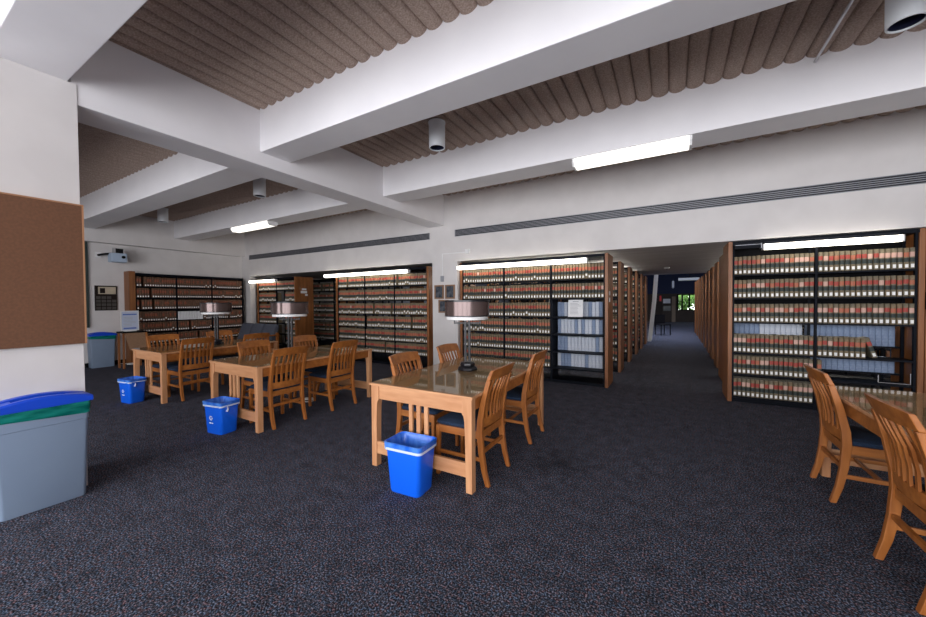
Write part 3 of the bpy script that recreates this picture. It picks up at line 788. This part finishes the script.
CHAIRS = [  # crest x, y, facing, label
 (-1.165, 2.72, -1, 'oak slat-back chair tucked in on the aisle side of the front table, nearer the wastebasket'),
 (-1.16, 3.70, -1, 'oak slat-back chair on the aisle side of the front table, nearer the bookcases'),
 (-2.40, 2.89, 1, 'oak slat-back chair across the front table from the aisle, nearer the wastebasket'),
 (-2.40, 3.72, 1, 'oak slat-back chair across the front table, in front of the white pier'),
 (-3.88, 2.67, -1, 'oak slat-back chair on the aisle side of the middle table, nearer its wastebasket'),
 (-3.86, 3.48, -1, 'oak slat-back chair on the aisle side of the middle table, far end'),
 (-5.09, 2.88, 1, 'oak slat-back chair on the far side of the middle table, nearer its wastebasket'),
 (-5.10, 3.68, 1, 'oak slat-back chair on the far side of the middle table, below its lamp'),
 (-6.24, 2.73, -1, 'oak slat-back chair at the farthest table, side facing the middle table, wastebasket end'),
 (-6.22, 3.62, -1, 'oak slat-back chair at the farthest table, in front of the charcoal sofa'),
 (-7.50, 2.72, 1, 'oak slat-back chair on the projector side of the farthest table, wastebasket end'),
 (-7.50, 3.60, 1, 'oak slat-back chair on the projector side of the farthest table, behind its lamp'),
 (.95, 2.68, 1, 'oak slat-back chair at the right table, cut by the edge, nearest the viewer'),
 (.95, 3.74, 1, 'oak slat-back chair at the right table, nearer the leaning book')]
for i, (x, y, f, lab) in enumerate(CHAIRS):
    loc = (crest(x, f), y, 0); rz = 0 if f > 0 else PI
    if i == 0: t = CH0; t.location = loc; t.rotation_euler = (0, 0, rz)
    else: t = dup(CH0, loc, rz)
    tag(t, lab, 'chair', 'oak slat-back chairs at the tables')

# ------------------------------------------------------------------ lamps
def make_lamp():
    t = empty('table_lamp')
    MB().lathe([(.105, 0), (.108, .012), (.10, .03), (.075, .042), (.082, .055), (.078, .075), (.05, .085)], 8, ph=PI/8).build('base', 'lampmetal', t, bevel=.003)
    for s in (-1, 1): MB().box(s*.021-.012, s*.021+.012, -.014, .014, .08, .53).build('post', 'lampmetal', t, bevel=.003)
    b = MB(); b.box(-.14, .14, -.01, .01, .478, .495); b.box(-.14, -.128, -.01, .01, .495, .523); b.box(.128, .14, -.01, .01, .495, .523); b.build('bracket', 'lampmetal', t)
    b = MB(); b.lathe([(.20, .522), (.216, .526), (.216, .567)], 40); b.build('diffuser', 'white', t)
    b = MB(); b.lathe([(.232, .563), (.232, .715), (.227, .715), (.227, .563)], 40, c0=False, c1=False); sh = b.build('shade', 'shade', t, True)
    b = MB(); b.lathe([(.236, .706), (.236, .724), (.224, .724), (.224, .706), (.236, .706)], 40, c0=False, c1=False); b.lathe([(.236, .558), (.236, .568), (.224, .568), (.224, .558), (.236, .558)], 40, c0=False, c1=False)
    b.build('shade_rim', 'lampmetal', sh, True)
    MB().lathe([(.224, .70), (.224, .702)], 40).build('top_diffuser', 'white', sh)
    return t
LP0 = make_lamp()
for i, (x, y, lab) in enumerate([(-1.825, 3.25, 'bronze table lamp with drum shade on the front table, nearest and largest'),
                                 (-4.50, 3.06, 'bronze table lamp with drum shade on the middle table'),
                                 (-6.83, 3.25, 'bronze table lamp with drum shade on the farthest table by the wall bookcase')]):
    t = LP0 if i == 0 else dup(LP0, (x, y, .751), PI/6)
    t.location = (x, y, .751); t.rotation_euler = (0, 0, PI/6); tag(t, lab, 'lamp', 'drum shade lamps')

# ------------------------------------------------------------------ blue wastebaskets
def recycle_mark():
    b = MB()
    for k in range(3):
        a = PI/2 + k*2*PI/3
        ca, sa = math.cos(a), math.sin(a)
        def P(u, v): return (ca*u - sa*v)*.034, (sa*u + ca*v)*.034
        q = [P(.42, -.55), P(.42, .25), P(.18, .25), P(.55, .62), P(.92, .25), P(.68, .25), P(.68, -.55)]
        b.loft([[(x, -.0006, z) for x, z in q], [(x, .0, z) for x, z in q]])
    b.box(-.036, .036, -.0006, 0, -.066, -.054)
    return b
def wastebasket(x, y, rz, mark, lab, sx=1.0):
    t = empty('wastebasket', (x, y, 0), rz, lab, 'wastebasket', 'blue recycling wastebaskets'); t.scale = (sx, sx, sx)
    H = .385; w0, d0, w1, d1 = .272, .205, .325, .238
    def ring(z, e=0.0, r=.035):
        f = z/H; return rrect(w0+(w1-w0)*f+e, d0+(d1-d0)*f+e, r, z)
    b = MB(); b.loft([ring(.0, -.012), ring(.012), ring(.34), ring(.34, .014), ring(H, .016), ring(H, -.004), ring(.03, -.012)]); b.build('bin_body', 'blue', t, True)
    b = MB(); rr = random.Random(int(x*10)); rings = []
    for z, e in ((.335, .019), (.36, .021), (H+.003, .024), (H+.006, .004), (.36, -.022), (.26, -.035), (.16, -.05)):
        R_ = ring(z, e)
        rings.append([(px + rr.uniform(-.0015, .0015)*(1 if z > .34 else 4), py + rr.uniform(-.0015, .0015)*(1 if z > .34 else 4), pz + (rr.uniform(-.006, .006) if z in (.335, .16) else 0)) for px, py, pz in R_])
    b.loft(rings, c0=False); bl = b.build('bag_liner', 'bag', t, True)
    b = MB(); b.loft([ring(.333, .0185), ring(.333, .0235), ring(.352, .0245), ring(.352, .0205)], c0=False, c1=False); b.build('bag_band', 'bagband', bl, True)
    if mark:
        for fy, nm in ((-1, 'recycling_mark'),):
            o = recycle_mark().build(nm, 'sticker', t)
            slope = math.atan2((d1-d0)/2, H)
            o.location = (-.03, -(d0+(d1-d0)*.5)/2 - .001, H*.5); o.rotation_euler = (slope, 0, 0)
        b = MB(); b.tube([(.158, -.04, .345), (.162, -.035, .30), (.158, -.045, .275)], [.012, .008, .014]); b.build('bag_knot', 'bagband', bl, True)
    return t
wastebasket(-1.745, 2.195, 0.06, False, 'bright blue wastebasket in front of the nearest oak table')
wastebasket(-4.42, 2.14, 0.14, True, 'blue wastebasket with recycling mark at the middle table', .93)
wastebasket(-6.95, 2.145, 0.14, True, 'blue wastebasket with recycling mark at the farthest table', .91)

# ------------------------------------------------------------------ tall grey bins (long side along y, front face +x)
def grey_bin(x, y, L, D, H, lab):
    t = empty('recycling_bin', (x, y, 0), 0, lab, 'bin', 'tall grey recycling bins')
    def R_(z, e, k): return rrect(D*k+e, L*k+e, .025, z)
    b = MB(); b.loft([R_(0, -.01, .9), R_(.012, 0, .905), R_(H*.8, 0, .985), R_(H*.8+.004, .008, .985), R_(H, .01, 1.0)]); b.build('bin_body', 'greybin', t, True)
    rr = random.Random(9); rings = []
    for z, e in ((H-.085, .014), (H-.05, .024), (H-.005, .022)):
        rings.append([(px+rr.uniform(-.002, .002), py, pz + (-.03*(py/L+.1) if z < H-.06 else 0) + rr.uniform(-.004, .004)) for px, py, pz in R_(z, e, 1.0)])
    b = MB(); b.loft(rings, c0=False, c1=False); b.build('bag_liner', 'greenbag', t, True)
    # lid: arched side walls, closed ends, sunk slot
    n = 14; hl, hd = L/2+.022, D/2+.015
    def arch(u): return H + .03 + .04*(1-u*u)
    b = MB()
    for s in (-1, 1):
        rings = []
        for k in range(n+1):
            u = -1+2*k/n; y_ = u*hl
            rings.append([(s*hd, y_, H-.012), (s*hd, y_, arch(u)-.012), (s*(hd-.012), y_, arch(u)), (s*(hd-.06), y_, arch(u)-.004), (s*(hd-.06), y_, arch(u)-.035), (s*(hd-.02), y_, H-.012)])
        b.loft(rings)
    for s in (-1, 1):
        y0 = s*hl; y1 = s*(hl-.12)
        b.loft([[(-hd+.06, y0, H-.01), (hd-.06, y0, H-.01), (hd-.06, y0, arch(1)), (-hd+.06, y0, arch(1))], [(-hd+.06, y1, H-.0), (hd-.06, y1, H-.0), (hd-.06, y1, arch(.6)-.01), (-hd+.06, y1, arch(.6)-.01)]])
    ld = b.build('lid', 'bluelid', t, bevel=.004)
    b = MB(); b.box(-hd+.06, hd-.06, -hl+.1, hl-.1, H-.01, H+.0); b.build('slot_floor', 'dark', ld)
    MB().box(-hd+.015, -hd+.05, -hl+.02, -hl+.16, arch(.85)+.0, arch(.85)+.004).build('lid_label', 'paper', ld)
    return t
grey_bin(-3.965, .705, .46, .20, .735, 'tall grey recycling bin with blue lid and green bag beside the column')
grey_bin(-11.46, 3.0, .43, .26, .74, 'tall grey recycling bin with blue lid below the plaque')

# ------------------------------------------------------------------ sofa, reading stand, sign, floor bits
t = empty('sofa', (-10.02, 5.55, 0), 0, 'charcoal three-seat sofa with oak frame before the far bookcase', 'sofa')
W = .84
for s in (-1, 1):
    b = MB(); x = s*(W+.03); b.box(x-.03, x+.03, -.36, -.30, 0, .58); b.box(x-.03, x+.03, .26, .32, 0, .66); b.box(x-.035, x+.035, -.38, .34, .58, .615); b.build('arm', 'oak', t, bevel=.005)
b = MB(); b.box(-W, W, -.36, -.32, .22, .30); b.box(-W, W, .22, .26, .22, .30); b.build('seat_rail', 'oak_h', t, bevel=.004)
for k in range(3):
    x0, x1 = -W + 2*W*k/3 + .03, -W + 2*W*(k+1)/3 - .03; cx, w = (x0+x1)/2, x1-x0
    b = MB(); b.loft([rrect(w, .62, .05, .30, cx, -.06), rrect(w, .64, .06, .34, cx, -.06), rrect(w, .64, .06, .40, cx, -.06), rrect(w-.04, .60, .05, .43, cx, -.06)]); b.build('seat_cushion', 'sofa', t, True)
    r = []
    for z, y, th in ((.40, .12, .14), (.45, .13, .17), (.80, .25, .16), (.885, .285, .10)):
        r.append([(x0, y, z), (x1, y, z), (x1, y+th, z), (x0, y+th, z)])
    MB().loft(r).build('back_cushion', 'sofa', t, bevel=.045, seg=4)

t = empty('reading_stand', (-10.75, 3.33, 0), 0, 'low wooden stand with slanted woven panel and dark top under the sign', 'stand')
MB().box(-.17, .17, -.22, .22, .80, .835).build('top', 'dark', t, bevel=.004)
for sx in (-1, 1):
    for sy in (-1, 1): MB().box(sx*.14-.018, sx*.14+.018, sy*.19-.018, sy*.19+.018, 0, .80).build('leg', 'panel', t, bevel=.003)
o = MB().loft([[(.16, -.18, .80), (.175, -.18, .80), (.175, .18, .80), (.16, .18, .80)], [(.25, -.12, .42), (.265, -.12, .42), (.265, .18, .42), (.25, .18, .42)]]).build('woven_panel', 'cane', t)
MB().loft([[(.16, .18, .80), (.185, .18, .80), (.185, .22, .80), (.16, .22, .80)], [(.25, .18, .40), (.275, .18, .40), (.275, .22, .40), (.25, .22, .40)]]).build('edge_rail', 'oak', t)
t = empty('sign_holder', (-10.75, 3.30, .835), .15, 'white framed sign with blue print standing on the woven reading stand', 'sign')
MB().box(-.05, .05, -.1, .1, 0, .012).build('foot', 'white', t)
b = MB(); b.box(-.008, .008, -.17, .17, .012, .03); b.box(-.008, .008, -.17, .17, .45, .47); b.box(-.008, .008, -.17, -.152, .03, .45); b.box(-.008, .008, .152, .17, .03, .45); b.build('frame', 'white', t)
shh = MB().box(-.004, .004, -.152, .152, .03, .45).build('sheet', plain('pale_blue_sheet', (.55, .62, .78), .5), t)
MB().box(.004, .0055, -.13, .13, .37, .40).build('bold_print', 'blueink', shh); MB().box(.004, .0055, -.12, .12, .05, .085).build('bold_print', 'blueink', shh)
b = MB(); rr = random.Random(2)
for k in range(7): b.box(.004, .0055, -.12, .12-rr.uniform(0, .09), .12+k*.033, .128+k*.033)
b.build('fine_print', 'ink', shh)
t = empty('power_adapter', (-11.25, 3.46, 0), .3, 'small white adapter on the carpet below the sign', 'adapter')
MB().box(-.07, .07, -.05, .05, 0, .035).build('casing', 'white', t, bevel=.008); MB().tube([(-.07, 0, .012), (-.2, .02, .012), (-.33, .0, .012)], .008).build('cord', 'white', t, True)
t = empty('floor_outlet', (-4.62, 3.42, 0), .4, 'small white power outlet box on the carpet under the middle table', 'outlet')
MB().box(-.07, .07, -.045, .045, 0, .05).build('box', 'white', t, bevel=.006); MB().box(-.03, .03, -.047, -.045, .012, .038).build('socket', 'plate', t)

# ------------------------------------------------------------------ far hall
t = empty('library_ladder', (-.62, 14.6, 0), 0, 'white ladder leaning at the end of the left-hand ranges', 'ladder')
for s in (-1, 1):
    MB().loft([[(x-.06, y+s*.25-.03, z), (x+.06, y+s*.25-.03, z), (x+.06, y+s*.25+.03, z), (x-.06, y+s*.25+.03, z)] for x, y, z in ((0.0, 0, 0), (.13, .25, 1.4), (.22, .5, 2.9))]).build('rail', 'white', t)
for k in range(10):
    z = .25 + k*.28; MB().box(.22*z/2.9-.05, .22*z/2.9+.05, .5*z/2.9-.22, .5*z/2.9+.22, z-.012, z+.012).build('tread', 'ventbar', t)
MB().box(.30, .36, .25, .31, 1.42, 1.62).build('tag_flag', 'red_thing', t)
t = empty('wall_cabinet', (-.16, YE-.35, 0), 0, 'dark cabinet with a pale notice against the far wall', 'cabinet')
MB().box(-.3, .26, -.2, .34, 0, 1.72).build('carcass', 'darkwall', t); MB().box(-.22, .2, -.21, -.2, 1.25, 1.55).build('notice', 'paper', t); MB().box(-.2, .22, -.21, -.2, .75, 1.08).build('door', plain('grey_glass_door', (.10, .11, .10), .3), t)
t = empty('hall_light', (.98, 24.0, 4.99), 0, 'white hanging panel light in the far hall', 'ceiling light')
b = MB(); b.box(-.55, .45, -.3, .3, -2.42, -2.28); b.build('panel', 'white', t); MB().box(-.02, .02, -.02, .02, -2.28, 0).build('stem', 'black', t)
t = empty('pendant_lamp', (.15, 22.0, 4.99), 0, 'small pale pendant lamp hanging in the far hall', 'ceiling light')
MB().lathe([(.01, -2.5), (.06, -2.55), (.06, -2.85), (.04, -2.9)], 12).build('shade', 'ventbar', t); MB().box(-.008, .008, -.008, .008, -2.5, 0).build('cord', 'black', t)
t = empty('side_chair', (-.25, 17.2, 0), .6, 'dark side chair beyond the ladder at the end of the aisle', 'chair')
MB().box(-.22, .22, -.22, .22, .42, .46).build('seat', 'black', t)
for sx in (-1, 1):
    for sy in (-1, 1): MB().box(sx*.2-.015, sx*.2+.015, sy*.2-.015, sy*.2+.015, 0, .42).build('leg', 'black', t)
MB().box(-.22, .22, .19, .22, .46, .85).build('backrest', 'black', t)

# ------------------------------------------------------------------ light
W_ = bpy.data.worlds.new('daylight'); sc.world = W_; W_.use_nodes = True
bg = W_.node_tree.nodes['Background']
bg.inputs['Color'].default_value = (0.95, 0.955, 1.0, 1); bg.inputs['Strength'].default_value = 8.0
def portal(loc, rot, sx, sy):
    l = bpy.data.lights.new('window_daylight', 'AREA'); l.shape = 'RECTANGLE'; l.size = sx; l.size_y = sy
    l.cycles.is_portal = True
    o = bpy.data.objects.new('window_daylight', l); COL.objects.link(o); o.location = loc; o.rotation_euler = rot
portal(((-7.2+XR)/2, YB - .1, 1.85), (PI/2, 0, 0), XR+7.2, 3.0)
def add_hall_fill(loc, sx, sy, e, col):
    l = bpy.data.lights.new('added_hall_fill', 'AREA'); l.shape = 'RECTANGLE'; l.size = sx; l.size_y = sy; l.energy = e; l.color = col
    o = bpy.data.objects.new('added_hall_fill', l); COL.objects.link(o); o.location = loc
add_hall_fill((.5, 17.0, 4.9), 5, 4, 520, (.72, .8, 1))  # unseen area lamp added in place of daylight on the hall floor

# ------------------------------------------------------------------ camera
cam = bpy.data.cameras.new('camera'); co = bpy.data.objects.new('camera', cam); COL.objects.link(co); sc.camera = co
F = 358.24
cam.sensor_fit = 'HORIZONTAL'; cam.sensor_width = 36; cam.lens = 36*F/926; cam.clip_start = .05; cam.clip_end = 200
yaw, pitch, roll = -0.5233, -0.019207, -0.00712
cy, sy, cp, sp, cr, sr = math.cos(yaw), math.sin(yaw), math.cos(pitch), math.sin(pitch), math.cos(roll), math.sin(roll)
fwd = Vector((sy*cp, cy*cp, sp)); right = Vector((cy, -sy, 0)); up = right.cross(fwd)
r2 = cr*right + sr*up; u2 = -sr*right + cr*up
mt = Matrix((r2, u2, -fwd)).transposed().to_4x4(); mt.translation = (0, 0, 1.46)
co.matrix_world = mt

sc.view_settings.view_transform = 'Standard'; sc.view_settings.look = 'None'; sc.view_settings.gamma = 1; sc.view_settings.use_curve_mapping = False
sc.view_settings.exposure = 0.0
sc.cycles.max_bounces = 10; sc.cycles.diffuse_bounces = 6
sc.cycles.use_denoising = True
